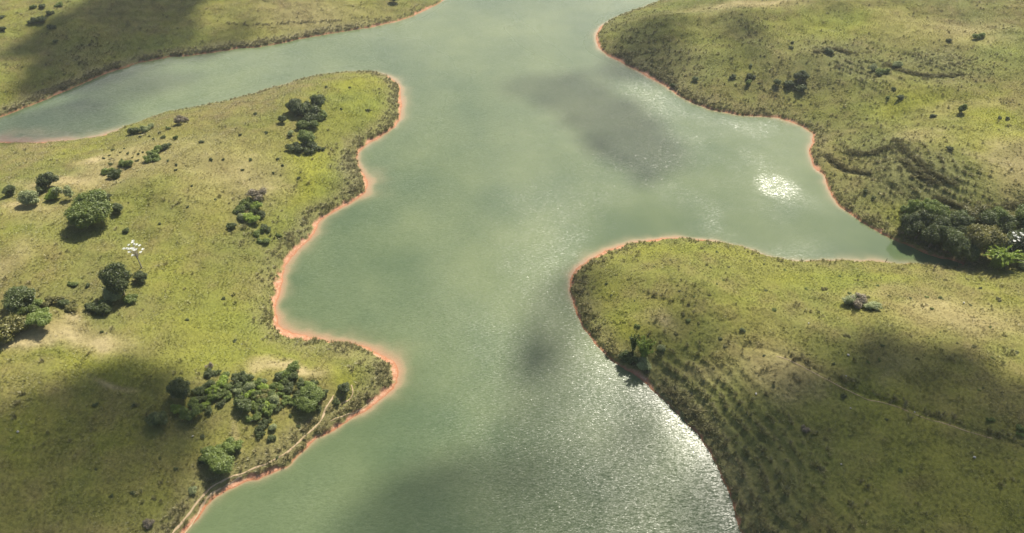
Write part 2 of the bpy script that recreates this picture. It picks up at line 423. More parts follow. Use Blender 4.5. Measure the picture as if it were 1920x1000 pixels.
def mat_leaf(name, c1, c2, trans=0.35, inst=False):
    g = NT(name)
    rnd = g.n("ShaderNodeNewGeometry").outputs["Random Per Island"]
    oi = g.n("ShaderNodeObjectInfo").outputs["Random"]
    if inst:
        base = g.n("ShaderNodeAttribute", attribute_type='INSTANCER', attribute_name="col").outputs["Color"]
        k = g.ramp(rnd, -0.1, 1.0); k.node.inputs[3].default_value = 0.72; k.node.inputs[4].default_value = 1.30
        c = g.n("ShaderNodeVectorMath", {0: base, "Scale": k}, operation='SCALE').outputs[0]
    else:
        tc = g.n("ShaderNodeTexCoord").outputs["Object"]
        nz = g.noise(tc, 0.9, 3, .6).outputs["Fac"]
        f = g.math('ADD', g.math('MULTIPLY', rnd, .55), g.math('MULTIPLY', g.ramp(nz, .35, .65), .45))
        c = g.mix(f, c1, c2)
        k = g.ramp(oi, 0, 1); k.node.inputs[3].default_value = 0.82; k.node.inputs[4].default_value = 1.2
        c = g.n("ShaderNodeVectorMath", {0: c, "Scale": k}, operation='SCALE').outputs[0]
    d = g.n("ShaderNodeBsdfDiffuse", {"Color": c})
    if inst:   # a sward of fine blades lights like a soft cushion: lean the blade normals upward
        ng = g.n("ShaderNodeNewGeometry").outputs["Normal"]
        sc_ = g.n("ShaderNodeVectorMath", {0: ng, "Scale": .45}, operation='SCALE').outputs[0]
        up_ = g.n("ShaderNodeVectorMath", {0: g.n("ShaderNodeVectorMath", {0: sc_, 1: (0, 0, 1)}, operation='ADD').outputs[0]}, operation='NORMALIZE').outputs[0]
        g.t.links.new(up_, d.inputs["Normal"])
    d = d.outputs[0]
    t = g.n("ShaderNodeBsdfTranslucent", {"Color": c}).outputs[0]
    gl = g.n("ShaderNodeBsdfGlossy", {"Color": (1, 1, 1, 1), "Roughness": 0.45}).outputs[0]
    s = g.n("ShaderNodeMixShader", {0: trans, 1: d, 2: t}).outputs[0]
    return g.done(g.n("ShaderNodeMixShader", {0: 0.03, 1: s, 2: gl}).outputs[0])

def mat_plain(name, c1, c2, scale=2.0, rough=0.9):
    g = NT(name)
    tc = g.n("ShaderNodeTexCoord").outputs["Object"]
    nz = g.noise(tc, scale, 4, .65).outputs["Fac"]
    b = g.n("ShaderNodeBump", {"Strength": 0.6, "Distance": 0.1, "Height": nz})
    return g.done(g.n("ShaderNodeBsdfPrincipled", {"Base Color": g.mix(g.ramp(nz, .3, .7), c1, c2), "Roughness": rough, "Normal": b.outputs[0]}).outputs[0])

def mat_cloud():
    g = NT("cloud_vapour")
    op = g.n("ShaderNodeAttribute", attribute_name="opacity").outputs["Fac"]       # from the cloud's own thickness
    d = g.n("ShaderNodeBsdfDiffuse", {"Color": (.95, .95, .95, 1)}).outputs[0]
    t = g.n("ShaderNodeBsdfTranslucent", {"Color": (.98, .98, .98, 1)}).outputs[0]
    w = g.n("ShaderNodeMixShader", {0: .75, 1: d, 2: t}).outputs[0]
    return g.done(g.n("ShaderNodeMixShader", {0: op, 1: g.n("ShaderNodeBsdfTransparent").outputs[0], 2: w}).outputs[0])

M_GROUND, M_WATER = mat_ground(), mat_water()
M_GRASS = mat_leaf("grass_blades", None, None, 0.3, inst=True)
LEAF = {
 'dark':   mat_leaf("dark_leaves", (0.052, 0.077, 0.021), (0.133, 0.163, 0.042)),
 'green':  mat_leaf("green_leaves", (0.088, 0.136, 0.024), (0.221, 0.274, 0.053)),
 'bright': mat_leaf("bright_leaves", (0.160, 0.239, 0.027), (0.372, 0.462, 0.068), .45),
 'olive':  mat_leaf("olive_leaves", (0.125, 0.128, 0.034), (0.265, 0.247, 0.068)),
 'grey':   mat_leaf("grey_green_leaves", (0.171, 0.201, 0.084), (0.376, 0.419, 0.177)),
 'dry':    mat_leaf('dry_twigs', (0.165, 0.140, 0.090), (0.310, 0.260, 0.180), .2),
 'silver': mat_leaf("silver_leaves", (0.38, 0.40, 0.36), (0.62, 0.63, 0.58), .15)}
M_BARK = mat_plain("bark", (0.10, 0.075, 0.05), (0.20, 0.165, 0.125), 3.0)
M_PALE = mat_plain("pale_bark", (0.26, 0.23, 0.18), (0.40, 0.36, 0.30), 3.0)
M_STONE = mat_plain("pale_stone", (0.30, 0.28, 0.24), (0.50, 0.48, 0.42), 4.0)
M_TRAIL = mat_plain("trail_earth", (0.33, 0.24, 0.13), (0.46, 0.35, 0.22), 1.2)

# ------------------------------------------------------------------ the land: one sheet out to the horizon
ys = np.concatenate([np.linspace(-900, 40, 40)[:-1], 40 * (420 / 40) ** (np.arange(760) / 760), 420 * (9000 / 420) ** (np.arange(70) / 69)])
ss = np.concatenate([-1.06 - 2.6 * np.linspace(1, 0, 60)[:-1] ** 1.6, np.linspace(-1.06, 1.06, 860), 1.06 + 2.6 * np.linspace(0, 1, 60)[1:] ** 1.6])
YY, SS = np.meshgrid(ys, ss, indexing='ij')
XX = SS * 0.75 * (CP * np.maximum(YY, 0) + CAM_H * SP)
ZZ, SD, SV_ = land(XX, YY)
col, dry = clr(XX, YY, SD, SV_)
bw = beach(SV_, XX, YY)
sand = sstep(0.45, -0.15, SD - bw + 0.8 * noise(XX, YY, 1.6, 91) + .5 * noise(XX, YY, 5, 92))
wet = sstep(0.5, 0.1, SD)
ok4 = np.concatenate([col, np.ones(col.shape[:2] + (1,))], -1)
me = mesh_from("ground", np.stack([XX, YY, ZZ], -1).reshape(-1, 3), grid_faces(*XX.shape), [M_GROUND],
               {"col": ('FLOAT_COLOR', ok4.reshape(-1, 4)), "sand": ('FLOAT', sand.ravel()), "wet": ('FLOAT', wet.ravel())}, smooth=True)
link("ground", me, kind="structure")
del ok4, col, dry, sand, wet

# ------------------------------------------------------------------ the lake
wy = ys[::2]; wx = ss[::2]
YY, SS = np.meshgrid(wy, wx, indexing='ij')
XX = SS * 0.75 * (CP * np.maximum(YY, 0) + CAM_H * SP)
s = sdist(XX, YY); sv = shore_vals(XX, YY)
reach = sv[..., 1] * (1 + 0.9 * fbm(XX, YY, 7, 3, 95))
sed = np.exp(-(np.maximum(-s, 0) / np.maximum(reach * 0.26, .15)) ** 1.1) * np.clip(sv[..., 2], 0, 1.1)
GL = flat([1290, 1455, 820, 1280, 600, 1000, 1250, 1400, 1540, 1660, 1740, 1530, 1400, 1480, 1330, 1370, 1240, 1140], [180, 348, 640, 880, 200, 60, 425, 430, 425, 455, 475, 340, 300, 270, 230, 345, 345, 440])
def gw(i, r): return np.exp(-((XX - GL[i][0]) ** 2 + (YY - GL[i][1]) ** 2) / r ** 2)
wind = 0.85 + 0.1 * gw(2, 35) - 0.3 * gw(4, 70) + 0.25 * gw(3, 30)
wob = 1 + .5 * fbm(XX, YY, 14, 3, 211)
for i, r_ in ((6, 13), (7, 15), (8, 15), (9, 14), (10, 14), (11, 9)): wind = wind * (1 - .82 * np.clip(gw(i, r_) * wob, 0, 1))
for i, r_ in ((12, 22), (13, 16), (14, 20), (15, 14), (16, 17), (17, 14)): wind = wind * (1 - .5 * np.clip(gw(i, r_) * wob, 0, 1))
wind = wind * np.clip(1 + .55 * fbm(XX + .4 * YY, YY * .45, 30, 3, 213), .35, 1.5) + 0.62 * np.clip(1.5 * gw(1, 5.0) * (1 + .6 * fbm(XX, YY, 4, 3, 215)) - .1, 0, 1)
wind = wind * (0.55 + 0.45 * sstep(0, 9, -s))
me = mesh_from("lake_water", np.stack([XX, YY, np.zeros_like(XX)], -1).reshape(-1, 3), grid_faces(*XX.shape), [M_WATER],
               {"sed": ('FLOAT', sed.ravel()), "wind": ('FLOAT', wind.ravel())}, smooth=True)
link("lake_water", me, kind="structure")

# ------------------------------------------------------------------ dirt trails
for P, w in zip(TRAILS, TRAIL_W):
    P = np.repeat(P, 1, 0)
    T = np.gradient(P, axis=0); T /= np.linalg.norm(T, axis=1)[:, None]
    N = np.stack([-T[:, 1], T[:, 0]], 1)
    wob = 1 + 1.1 * noise(np.arange(len(P)), np.zeros(len(P)), 3.0, 5)
    P = P + N * (0.35 * noise(np.arange(len(P)), np.zeros(len(P)), 5.0, 8))[:, None]
    rows = []
    for k in (-1, -0.4, 0.4, 1):
        q = P + N * (k * w * wob)[:, None]
        z = land(q[:, 0], q[:, 1])[0] + (0.05 if abs(k) == 1 else 0.10)
        rows.append(np.column_stack([q, z]))
    V = np.stack(rows, 1)
    link("dirt_path", mesh_from("dirt_path", V.reshape(-1, 3), grid_faces(len(P), 4), [M_TRAIL], smooth=True), kind="structure")

# ------------------------------------------------------------------ grass (nobody could count it)
def tuft(name, seed, nb, ln, spread, wd):
    r = np.random.default_rng(seed); V, Fc = [], []
    for i in range(nb):
        a = r.random() * 6.283; rr = spread * 0.45 * math.sqrt(r.random())
        b = np.array([math.cos(a) * rr, math.sin(a) * rr, -0.08])
        a2 = a + r.normal(0, .7); lean = r.uniform(.15, .95)
        l = ln * r.uniform(.6, 1.15)
        tip = b + np.array([math.cos(a2) * lean * l, math.sin(a2) * lean * l, l * math.sqrt(1 - .55 * lean * lean)])
        side = np.array([-math.sin(a2), math.cos(a2), 0]) * wd * r.uniform(.7, 1.3)
        mid = (b + tip) / 2 + np.array([0, 0, l * .12])
        k = len(V)
        V += [b - side * .6, b + side * .6, mid + side, mid - side, tip]
        Fc += [(k, k + 1, k + 2), (k, k + 2, k + 3), (k + 3, k + 2, k + 4)]
    return bpy.data.objects.new(name, mesh_from(name, np.array(V), np.array(Fc), [M_GRASS]))
short_c = bpy.data.collections.new("short_grass_tufts"); tall_c = bpy.data.collections.new("tall_grass_tufts")
for i in range(4): short_c.objects.link(tuft("grass_tuft", 10 + i, 13, .40, .55, .055))
for i in range(4): tall_c.objects.link(tuft("tall_grass_tuft", 30 + i, 26, .95, .60, .060))

def scatter(name, pts3, rot, scl, colr, coll):
    me = bpy.data.meshes.new(name)
    n = len(pts3)
    me.vertices.add(n); me.vertices.foreach_set("co", np.ascontiguousarray(pts3, np.float32).ravel())
    for an, typ, key, arr in (("rot", 'FLOAT_VECTOR', 'vector', rot), ("scl", 'FLOAT_VECTOR', 'vector', scl), ("col", 'FLOAT_COLOR', 'color', colr)):
        at = me.attributes.new(an, typ, 'POINT'); at.data.foreach_set(key, np.ascontiguousarray(arr, np.float32).ravel())
    o = link(name, me, kind="stuff")
    g = bpy.data.node_groups.new(name, 'GeometryNodeTree')
    g.interface.new_socket("Geometry", in_out='INPUT', socket_type='NodeSocketGeometry')
    g.interface.new_socket("Geometry", in_out='OUTPUT', socket_type='NodeSocketGeometry')
    gi, go = g.nodes.new("NodeGroupInput"), g.nodes.new("NodeGroupOutput")
    ip = g.nodes.new("GeometryNodeInstanceOnPoints"); ci = g.nodes.new("GeometryNodeCollectionInfo")
    ci.inputs["Collection"].default_value = coll; ci.inputs["Separate Children"].default_value = True; ci.inputs["Reset Children"].default_value = True
    L = g.links.new
    L(gi.outputs[0], ip.inputs["Points"]); L(ci.outputs[0], ip.inputs["Instance"]); ip.inputs["Pick Instance"].default_value = True
    for nm, sk in (("rot", "Rotation"), ("scl", "Scale")):
        na = g.nodes.new("GeometryNodeInputNamedAttribute"); na.data_type = 'FLOAT_VECTOR'; na.inputs["Name"].default_value = nm
        L(na.outputs["Attribute"], ip.inputs[sk])
    L(ip.outputs[0], go.inputs[0])
    md = o.modifiers.new("scatter", 'NODES'); md.node_group = g
    return o

def candidates(step):
    gy = np.arange(58, 415, step)
    X, Y = [], []
    for y in gy:
        hw = 0.80 * (CP * y + CAM_H * SP)
        x = np.arange(-hw, hw, step)
        X.append(x); Y.append(np.full(len(x), y))
    X, Y = np.concatenate(X), np.concatenate(Y)
    return X + rng.uniform(-.5, .5, len(X)) * step, Y + rng.uniform(-.5, .5, len(X)) * step

def trail_gap(x, y):
    g = np.full(x.shape, 1e9)
    for P, w in zip(TRAILS, TRAIL_W): g = np.minimum(g, seg_dist(P, x, y)[0] - w)
    return g

X, Y = candidates(0.62)
s0 = sdist(X, Y); k = s0 > 0.25
X, Y = X[k], Y[k]
Z, s, sv = land(X, Y); c, dr = clr(X, Y, s, sv)
keep = (s - beach(sv, X, Y) > 0.25 + 0.5 * noise(X, Y, 2, 3)) & (trail_gap(X, Y) > 0.04) & (rng.random(len(X)) > np.clip(dr * 0.62 - .1, 0, .86))
X, Y, Z, s, sv, c = X[keep], Y[keep], Z[keep], s[keep], sv[keep], c[keep]
n = len(X)
patch = fbm(X, Y, 5, 3, 101)
size = np.clip(0.75 + 0.9 * patch + rng.normal(0, .16, n), .3, 1.7)
c = c * (rng.normal(1, .10, (n, 1)) + 0.25 * noise(X, Y, 1.7, 7)[:, None])
nG = n
scatter("grass", np.column_stack([X, Y, Z]), np.column_stack([rng.normal(0, .12, n), rng.normal(0, .12, n), rng.uniform(0, 6.28, n)]),
        np.column_stack([size * 1.05, size * 1.05, size * .68]), np.column_stack([np.clip(c, .01, 1), np.ones(n)]), short_c)

# tall tussocks: along the shores, in the hollows, in rows on the cattle terraces and above the earth steps
HEDGE = [smooth_line(ground_pts(l), 5) for l in (
    [(1552,290),(1562,302),(1588,316),(1628,325)],[(1680,262),(1700,285),(1725,305),(1745,325),(1790,345)],[(1690,300),(1720,325),(1760,345)],[(1755,372),(1800,388),(1860,393),(1920,380)],
    [(1590,285),(1630,288),(1670,275)],[(1210,547),(1270,562),(1300,570)],[(1480,663),(1530,687),(1580,712),(1625,733)],[(1625,733),(1680,750),(1740,772),(1800,792),(1925,830)],
    [(430,45),(500,46),(560,42),(640,38)],[(1530,98),(1560,92),(1590,100)],[(1660,120),(1720,140),(1800,140)])]
X, Y = candidates(0.46)
s0 = sdist(X, Y); kk = s0 > 0.4
X, Y = X[kk], Y[kk]
Z, s, sv = land(X, Y); c, dr = clr(X, Y, s, sv)
q = s - beach(sv, X, Y)
deep = np.clip(blob(X, Y, DEEP), 0, 1)
ter = terr_mask(X, Y)
ph = ((s + 3.0 * noise(X, Y, 28, 41) + .7 * noise(X, Y, 5, 42)) / 2.8) % 1.0
band = sv[:, 3] * sstep(5.5, 1.0, q + 2.5 * noise(X, Y, 6, 6)) * 0.62 * sstep(-.45, .25, fbm(X, Y, 6, 3, 207))
p = np.maximum(band, 0.24 * deep * (1 - np.clip(1.3 * ter, 0, 1)) * sstep(-.2, .3, fbm(X, Y, 5, 2, 111)))
p = np.maximum(p, ter * sstep(-.7, -.05, fbm(X, Y, 9, 2, 118)) * .46 * (np.exp(-((ph - 0.02) / .11) ** 2) + np.exp(-((ph - 1.02) / .11) ** 2)))
p = np.maximum(p, 0.06 * (1 - ter) * sstep(.15, .5, fbm(X, Y, 9, 3, 115)))
hd = np.zeros(len(X))
for i, H in enumerate(HEDGE): hd = np.maximum(hd, (.2 if i in (5, 6, 7) else .3 if i == 8 else 1) * np.exp(-(seg_dist(H, X, Y)[0] / 0.95) ** 2))
p = np.maximum(p, hd)
keep = (q > 0.2) & (rng.random(len(X)) < p) & (trail_gap(X, Y) > 0.25)
X, Y, Z, s, sv, c, ter, deep, hd = X[keep], Y[keep], Z[keep], s[keep], sv[keep], c[keep], ter[keep], deep[keep], hd[keep]
n = len(X)
nT = n
size = np.clip(rng.normal(.74, .22, n) + .2 * deep + .22 * hd, .3, 1.8)
t = rng.random((n, 1)) ** (1 - .5 * np.clip(sv[:, 3:4], 0, 1) * (1 - deep[:, None]))
c = 0.62 * c + 0.38 * (np.array([.14, .15, .055]) * (1 - t) + np.array([.34, .29, .17]) * t)
c = c * rng.normal(1.0, .14, (n, 1)) * (1 - .28 * hd[:, None])
scatter("tall_grass", np.column_stack([X, Y, Z]), np.column_stack([rng.normal(0, .15, n), rng.normal(0, .15, n), rng.uniform(0, 6.28, n)]),
        np.column_stack([size, size, size * .8]), np.column_stack([np.clip(c, .01, 1), np.ones(n)]), tall_c)
print("GRASS", nG, nT, _time.time() - _T0)

# ------------------------------------------------------------------ trees and shrubs
def leaves(C, Nn, size, r, flat_k=0.5):
    """one bent leaf spray (two triangles folded on the midrib) per centre"""
    n = len(C)
    up = Nn + r.normal(0, flat_k, (n, 3)); up /= np.linalg.norm(up, axis=1)[:, None]
    a = np.cross(up, r.normal(0, 1, (n, 3))); a /= np.linalg.norm(a, axis=1)[:, None]
    b = np.cross(up, a)
    sz = (size * r.uniform(.6, 1.35, n))[:, None]
    V = np.stack([C - a * sz, C - b * sz * .55 - up * sz * .15, C + a * sz, C + b * sz * .55 - up * sz * .15], 1)
    i = np.arange(n)[:, None] * 4
    return V.reshape(-1, 3), i + np.array([[0, 1, 2, 3]])

def tube(P, rad, sides=6):
    P = np.array(P, float); V, Fc = [], []
    for i, p in enumerate(P):
        t = P[min(i + 1, len(P) - 1)] - P[max(i - 1, 0)]; t /= np.linalg.norm(t)
        u = np.cross(t, [0.31, 0.95, 0.05]); u /= np.linalg.norm(u); v = np.cross(t, u)
        for k in range(sides):
            a = k * 6.2832 / sides
            V.append(p + rad[i] * (math.cos(a) * u + math.sin(a) * v))
    for i in range(len(P) - 1):
        for k in range(sides):
            k2 = (k + 1) % sides
            Fc.append((i * sides + k, i * sides + k2, (i + 1) * sides + k2, (i + 1) * sides + k))
    return np.array(V), np.array(Fc)

def join(parts):
    V, Fc, o = [], [], 0
    for v, f in parts:
        V.append(v); Fc.append(f + o); o += len(v)
    return np.vstack(V), np.vstack(Fc)

def crown_geo(seed, w, h, z0, lumps, leaf, dens=1.0, fill=0.75):
    """foliage spread over lumps that sit on an uneven ellipsoid of width w and height h whose base is at z0; returns geometry and lump centres"""
    r = np.random.default_rng(seed)
    cen, rad = [], []
    na = r.integers(3, 6)
    an = [(r.normal(0, .19 * w), r.normal(0, .19 * w), r.uniform(.62, 1.05)) for _ in range(na)]     # several leaders make an uneven outline
    for i in range(lumps):
        ax_, ay_, ah = an[i % na]
        for _ in range(30):
            d = r.normal(0, 1, 3); d /= np.linalg.norm(d); d[2] = d[2] * .9 + .12
            k = r.uniform(.4, 1.0) ** .8
            p = np.array([ax_ + d[0] * w / 2 * .52 * k, ay_ + d[1] * w / 2 * .52 * k, z0 + ah * h * .5 + d[2] * ah * h * .5 * .76 * k])
            if all(np.linalg.norm((p - q) / [w, w, h]) > .12 for q in cen): break
        cen.append(p); rad.append(w * r.uniform(.085, .19))
    C, Nn = [], []
    for p, q in zip(cen, rad):
        m = int(dens * 12.5 * q * q / (leaf * leaf * 1.1) * 1.5)
        d = r.normal(0, 1, (m, 3)); d /= np.linalg.norm(d, axis=1)[:, None]
        rr = q * (1 + r.normal(-.12, .20, m))
        x = p + d * rr[:, None] * [1, 1, fill]
        C.append(x); Nn.append(d * .7 + [0, 0, .5])
    C, Nn = np.vstack(C), np.vstack(Nn)
    k = C[:, 2] > z0 * .6
    return leaves(C[k], Nn[k], leaf, r), cen

def trunk_geo(seed, h, cen, thick, stems=1):
    r = np.random.default_rng(seed); P = []
    if stems == 1:
        top = np.array([r.normal(0, .05) * h, r.normal(0, .05) * h, h * .62])
        P.append(tube([(0, 0, -.5), (0, 0, 0), top * .5 + r.normal(0, .02 * h, 3) * [1, 1, 0], top], [thick * 1.5, thick * 1.15, thick * .8, thick * .45]))
        base = top * .6
    else: base = np.zeros(3)
    for c in sorted(cen, key=lambda q: -q[2])[:8]:
        b = base * r.uniform(.7, 1.3) if stems == 1 else np.array([r.normal(0, .1), r.normal(0, .1), -.2])
        mid = (b + c) / 2 + r.normal(0, .05 * h, 3)
        P.append(tube([b, mid, c], [thick * .5, thick * .33, thick * .12], 5))
    return join(P)

PROTO = {}
def proto(kind, v):
    """mesh pair (foliage, wood) of a kind, unit size: 1 m wide in crown for a nominal 6 m plant"""
    key = (kind, v)
    if key in PROTO: return PROTO[key]
    sd = hash(kind) % 1 + sum(ord(ch) for ch in kind) * 7 + v * 131
    W = 6.0
    spec = {  # leaf, height, crown base, lumps, leaf size, density, thickness, stems
     'tree':    ('dark', 4.9, .9, 36, .17, .78, .22, 1), 'broad': ('green', 3.8, .5, 56, .125, .80, .25, 1), 'grtree': ('green', 4.6, .8, 36, .17, .75, .2, 1),
     'flat':    ('green', 2.4, 2.4, 30, .18, .85, .2, 1), 'bush': ('green', 3.6, .1, 26, .22, .78, .12, 3), 'dkbush': ('dark', 3.7, .1, 26, .22, .78, .12, 3),
     'brbush':  ('bright', 3.5, .1, 26, .22, .78, .12, 3), 'olbush': ('olive', 3.5, .1, 26, .22, .78, .12, 3), 'grbush': ('grey', 3.5, .2, 28, .20, .6, .12, 3),
     'olflat':  ('olive', 3.4, 1.6, 30, .18, .8, .2, 1), 'drybush': ('dry', 4.6, .3, 20, .20, .42, .10, 3), 'loose': ('grey', 5.0, .8, 26, .24, .55, .16, 1)}[kind]
    lf, h, z0, lumps, ls, dens, th, st = spec
    (V, Fc), cen = crown_geo(sd, W, h, z0, lumps, ls, dens)
    fm = mesh_from("crown", V, Fc, [LEAF[lf]])
    V, Fc = trunk_geo(sd + 1, z0 + h, cen, th, st)
    wm = mesh_from("trunk", V, Fc, [M_PALE if kind in ('drybush', 'loose') else M_BARK], smooth=True)
    PROTO[key] = (fm, wm, W)
    return PROTO[key]

pr = random.Random(3)
def ground_at(px, py):
    p = march(px, py)[0]
    z = float(land(np.array([p[0]]), np.array([p[1]]))[0][0])
    return p[0], p[1], z

def plant(kind, px, py, wpx, label, cat=None, group=None, vs=1.0, name=None, base_hint=True):
    """put a plant so that its foot stands at photo pixel (px, py) and its crown is wpx pixels wide there"""
    x, y, z = ground_at(px, py)
    w = 0.98 * wpx / ppm(x, y, z)
    fm, wm, W = proto(kind, pr.randrange(3))
    tree = kind in ('tree', 'broad', 'grtree', 'flat', 'olflat', 'loose')
    nm = name or {'tree': 'round_tree', 'broad': 'broad_tree', 'grtree': 'green_tree', 'flat': 'flat_crowned_tree', 'olflat': 'flat_crowned_tree', 'loose': 'grey_tree',
                  'drybush': 'dry_bush'}.get(kind, 'bush')
    k = w / W
    o = link(nm, None, label=label, cat=cat or ("tree" if tree else "bush"), group=group, loc=(x, y, z - .04))
    o.rotation_euler = (0, 0, pr.uniform(0, 6.28))
    kz = k * vs * pr.uniform(.92, 1.08)
    o.scale = (k, k, kz)
    o.empty_display_size = .5
    link("crown" if tree else "foliage", fm, o); link("trunk" if tree else "stems", wm, o)
    return o

# --- left peninsula
G1 = "trees and bushes by the pale track at the left"
plant('tree', 22, 365, 25, "small dark round tree standing alone at the far left beside the pale track", vs=.95)
plant('tree', 93, 352, 38, "tall dark tree at the top of the little grove by the pale track", vs=1.0)
plant('dkbush', 79, 358, 26, "dark bush tucked against the left of the tall grove tree", vs=1.1)
plant('grbush', 68, 382, 44, "wide grey green bush at the lower left end of the grove by the track")
plant('brbush', 106, 371, 30, "pale green bush below the tall dark tree in the small grove")
plant('loose', 131, 370, 28, "thin purplish grey tree right of the grove by the track", vs=1.0)
plant('broad', 164, 424, 88, "biggest broad dark green tree on the left slope, wide lumpy crown", vs=.8)
plant('dkbush', 196, 380, 24, "dark bush touching the back right of the biggest broad tree", vs=1.1)
plant('grbush', 174, 375, 18, "small grey bush just behind the biggest broad tree")
plant('tree', 225, 398, 24, "slim dark tree just right of the biggest broad tree", vs=1.05)
plant('dkbush', 237, 436, 14, "little dark bush on the slope below and right of the broad tree")
plant('dkbush', 222, 332, 26, "dark spreading bush on the dry slope above the broad tree")
plant('bush', 200, 325, 20, "green bush left of the dark spreading bush on the dry slope")
plant('dkbush', 208, 309, 8, "tiny dark round bush at the left of a low row on the dry slope")
plant('bush', 238, 311, 22, "low spreading green bush at the right of a row on the dry slope")
plant('bush', 286, 300, 26, "dark based green bush lowest in the clump under the ridge")
plant('bush', 297, 285, 24, "middle green bush of the clump under the ridge")
plant('dkbush', 309, 281, 20, "rightmost dark green bush of the clump under the ridge")
plant('dkbush', 249, 252, 24, "round dark bush on the crest near the far inlet shore", vs=1.0)
plant('grbush', 273, 247, 20, "low grey bush just right of the round crest bush")
plant('grbush', 288, 240, 16, "smaller grey bush at the end of the crest row toward the point")
plant('drybush', 336, 234, 22, "brown dry bush lying along the crest")
plant('drybush', 350, 228, 14, "small brown dry bush at the right end of the crest row")
plant('dkbush', 308, 259, 10, "small dark shrub between the crest row and the green clump", "shrub")
plant('bush', 317, 242, 9, "small green shrub above the dark one near the crest", "shrub")
plant('bush', 331, 262, 9, "thin upright shrub right of the green clump", "shrub", vs=1.6)
plant('dkbush', 378, 268, 10, "faint lone shrub on the yellow grass right of the crest clumps", "shrub")
# head of the peninsula
plant('tree', 565, 213, 34, "dark tree at the upper left of the grove on the round headland", vs=1.05)
plant('tree', 599, 206, 31, "dark tree at the upper right of the grove on the round headland", vs=1.1)
plant('dkbush', 578, 216, 43, "wide dark bush in the middle of the headland grove's upper half")
plant('dkbush', 588, 226, 34, "dark bush at the lower middle of the headland grove's upper half")
plant('bush', 604, 220, 22, "green bush on the right flank of the headland grove")
plant('bush', 576, 240, 31, "green bush joining the two halves of the headland grove")
plant('tree', 530, 231, 17, "lone small dark tree left of the headland grove", vs=.9)
plant('grtree', 573, 273, 41, "largest tree in the lower half of the headland grove", vs=.95)
plant('dkbush', 557, 283, 31, "dark bush at the lower left corner of the headland grove")
plant('dkbush', 583, 281, 31, "dark bush at the bottom middle of the headland grove")
plant('grbush', 546, 256, 16, "small grey bush on the left edge of the headland grove")
plant('dkbush', 607, 282, 10, "small dark shrub just right of the headland grove's foot", "shrub")
plant('dkbush', 596, 280, 12, "small dark shrub at the foot of the headland grove", "shrub")
# thicket in the little valley
plant('drybush', 484, 373, 36, "round leafless grey bush above the leafy valley scrub")
plant('bush', 465, 384, 24, "green bush at the top left of the valley scrub")
plant('brbush', 479, 388, 26, "pale green bush at the top middle of the valley scrub")
plant('dkbush', 477, 397, 18, "dark bush under the pale green one in the valley scrub")
plant('dkbush', 490, 404, 18, "dark bush on the right edge of the valley scrub")
plant('bush', 452, 395, 20, "green bush on the left edge of the valley scrub")
plant('grbush', 455, 412, 18, "grey bush in the middle of the valley scrub")
plant('dkbush', 437, 428, 20, "dark bush at the lower left corner of the valley scrub")
plant('brbush', 468, 416, 28, "bright green bush in the middle of the valley scrub")
plant('dkbush', 494, 428, 18, "dark bush low on the right of the valley scrub")
plant('dkbush', 504, 435, 14, "small dark bush nearest the lake in the valley scrub")
plant('bush', 498, 455, 20, "green bush at the very bottom of the valley scrub")
plant('bush', 484, 440, 18, "green bush near the bottom of the valley scrub")
plant('bush', 524, 443, 10, "small green shrub right of the valley scrub near the shore", "shrub")
# hollow with the silver tree
plant('tree', 232, 552, 66, "tall very dark tree beneath the silver leaved tree", vs=1.35)
plant('tree', 266, 526, 30, "dark side tree leaning right of the tall very dark tree", vs=.8)
plant('loose', 218, 560, 40, "thin grey tree at the foot of the tall very dark tree", vs=.8)
plant('bush', 243, 565, 24, "green bush with pale leaves right of the thin grey tree")
plant('tree', 28, 574, 58, "broad dark tree at the left edge above the bare patch", vs=.85)
plant('bush', 66, 574, 32, "green bush right of the broad dark tree at the left edge")
plant('bush', 48, 588, 34, "mid green bush in front of the broad dark tree at the left edge")
plant('flat', 90, 606, 46, "bright flat crowned tree casting a shadow on the bare patch", vs=.8)
plant('olbush', 14, 632, 72, "large loose olive green bush in the left corner beside bare soil", vs=1.1)
plant('olbush', 96, 572, 30, "olive bush behind the flat crowned tree")
plant('dkbush', 118, 574, 24, "dark bush just right of the flat crowned tree's top")
plant('olbush', 140, 578, 26, "olive bush in the middle of the hedge leading to the silver tree")
plant('dkbush', 170, 582, 28, "dark bush in the right half of the hedge leading to the silver tree")
plant('dkbush', 196, 588, 36, "lowest dark bush at the right end of the hedge")
plant('bush', 192, 572, 24, "green bush above the lowest dark bush of the hedge")
plant('bush', 140, 535, 16, "small green bush alone on the slope above the hedge")
plant('dkbush', 165, 535, 10, "tiny dark shrub on the slope above the hedge", "shrub")
plant('dkbush', 190, 624, 7, "tiny dark shrub on the bare patch below the hedge", "shrub")
# thicket on the near point
plant('tree', 345, 745, 48, "tall round dark tree at the left of the point thicket, long shadow", vs=1.05)
plant('tree', 297, 795, 42, "dark grey round tree standing apart at the left of the point thicket", vs=.85)
plant('grtree', 362, 778, 36, "green tree in front of the tall round tree on the point", vs=.75)
plant('brbush', 331, 768, 24, "pale green bush between the two round trees on the point")
plant('dkbush', 394, 775, 18, "small dark bush standing alone below the point thicket")
plant('broad', 582, 760, 56, "dark wide tree at the right end of the point thicket", vs=.95)
plant('dkbush', 452, 764, 38, "dark bush bulging from the lower edge of the point thicket")
plant('bush', 546, 700, 34, "green bush standing up above the top edge of the point thicket")
plant('tree', 641, 738, 24, "small dark tree right of the thicket between two trails", vs=.9)
plant('dkbush', 631, 757, 15, "dark shrub below the small tree between two trails", "shrub")
plant('dkbush', 600, 770, 14, "dark shrub beside the trail at the thicket's right foot", "shrub")
plant('bush', 480, 785, 24, "green bush in the tail of the thicket reaching to the lake")
plant('dkbush', 494, 798, 24, "dark bush in the tail of the thicket reaching to the lake")
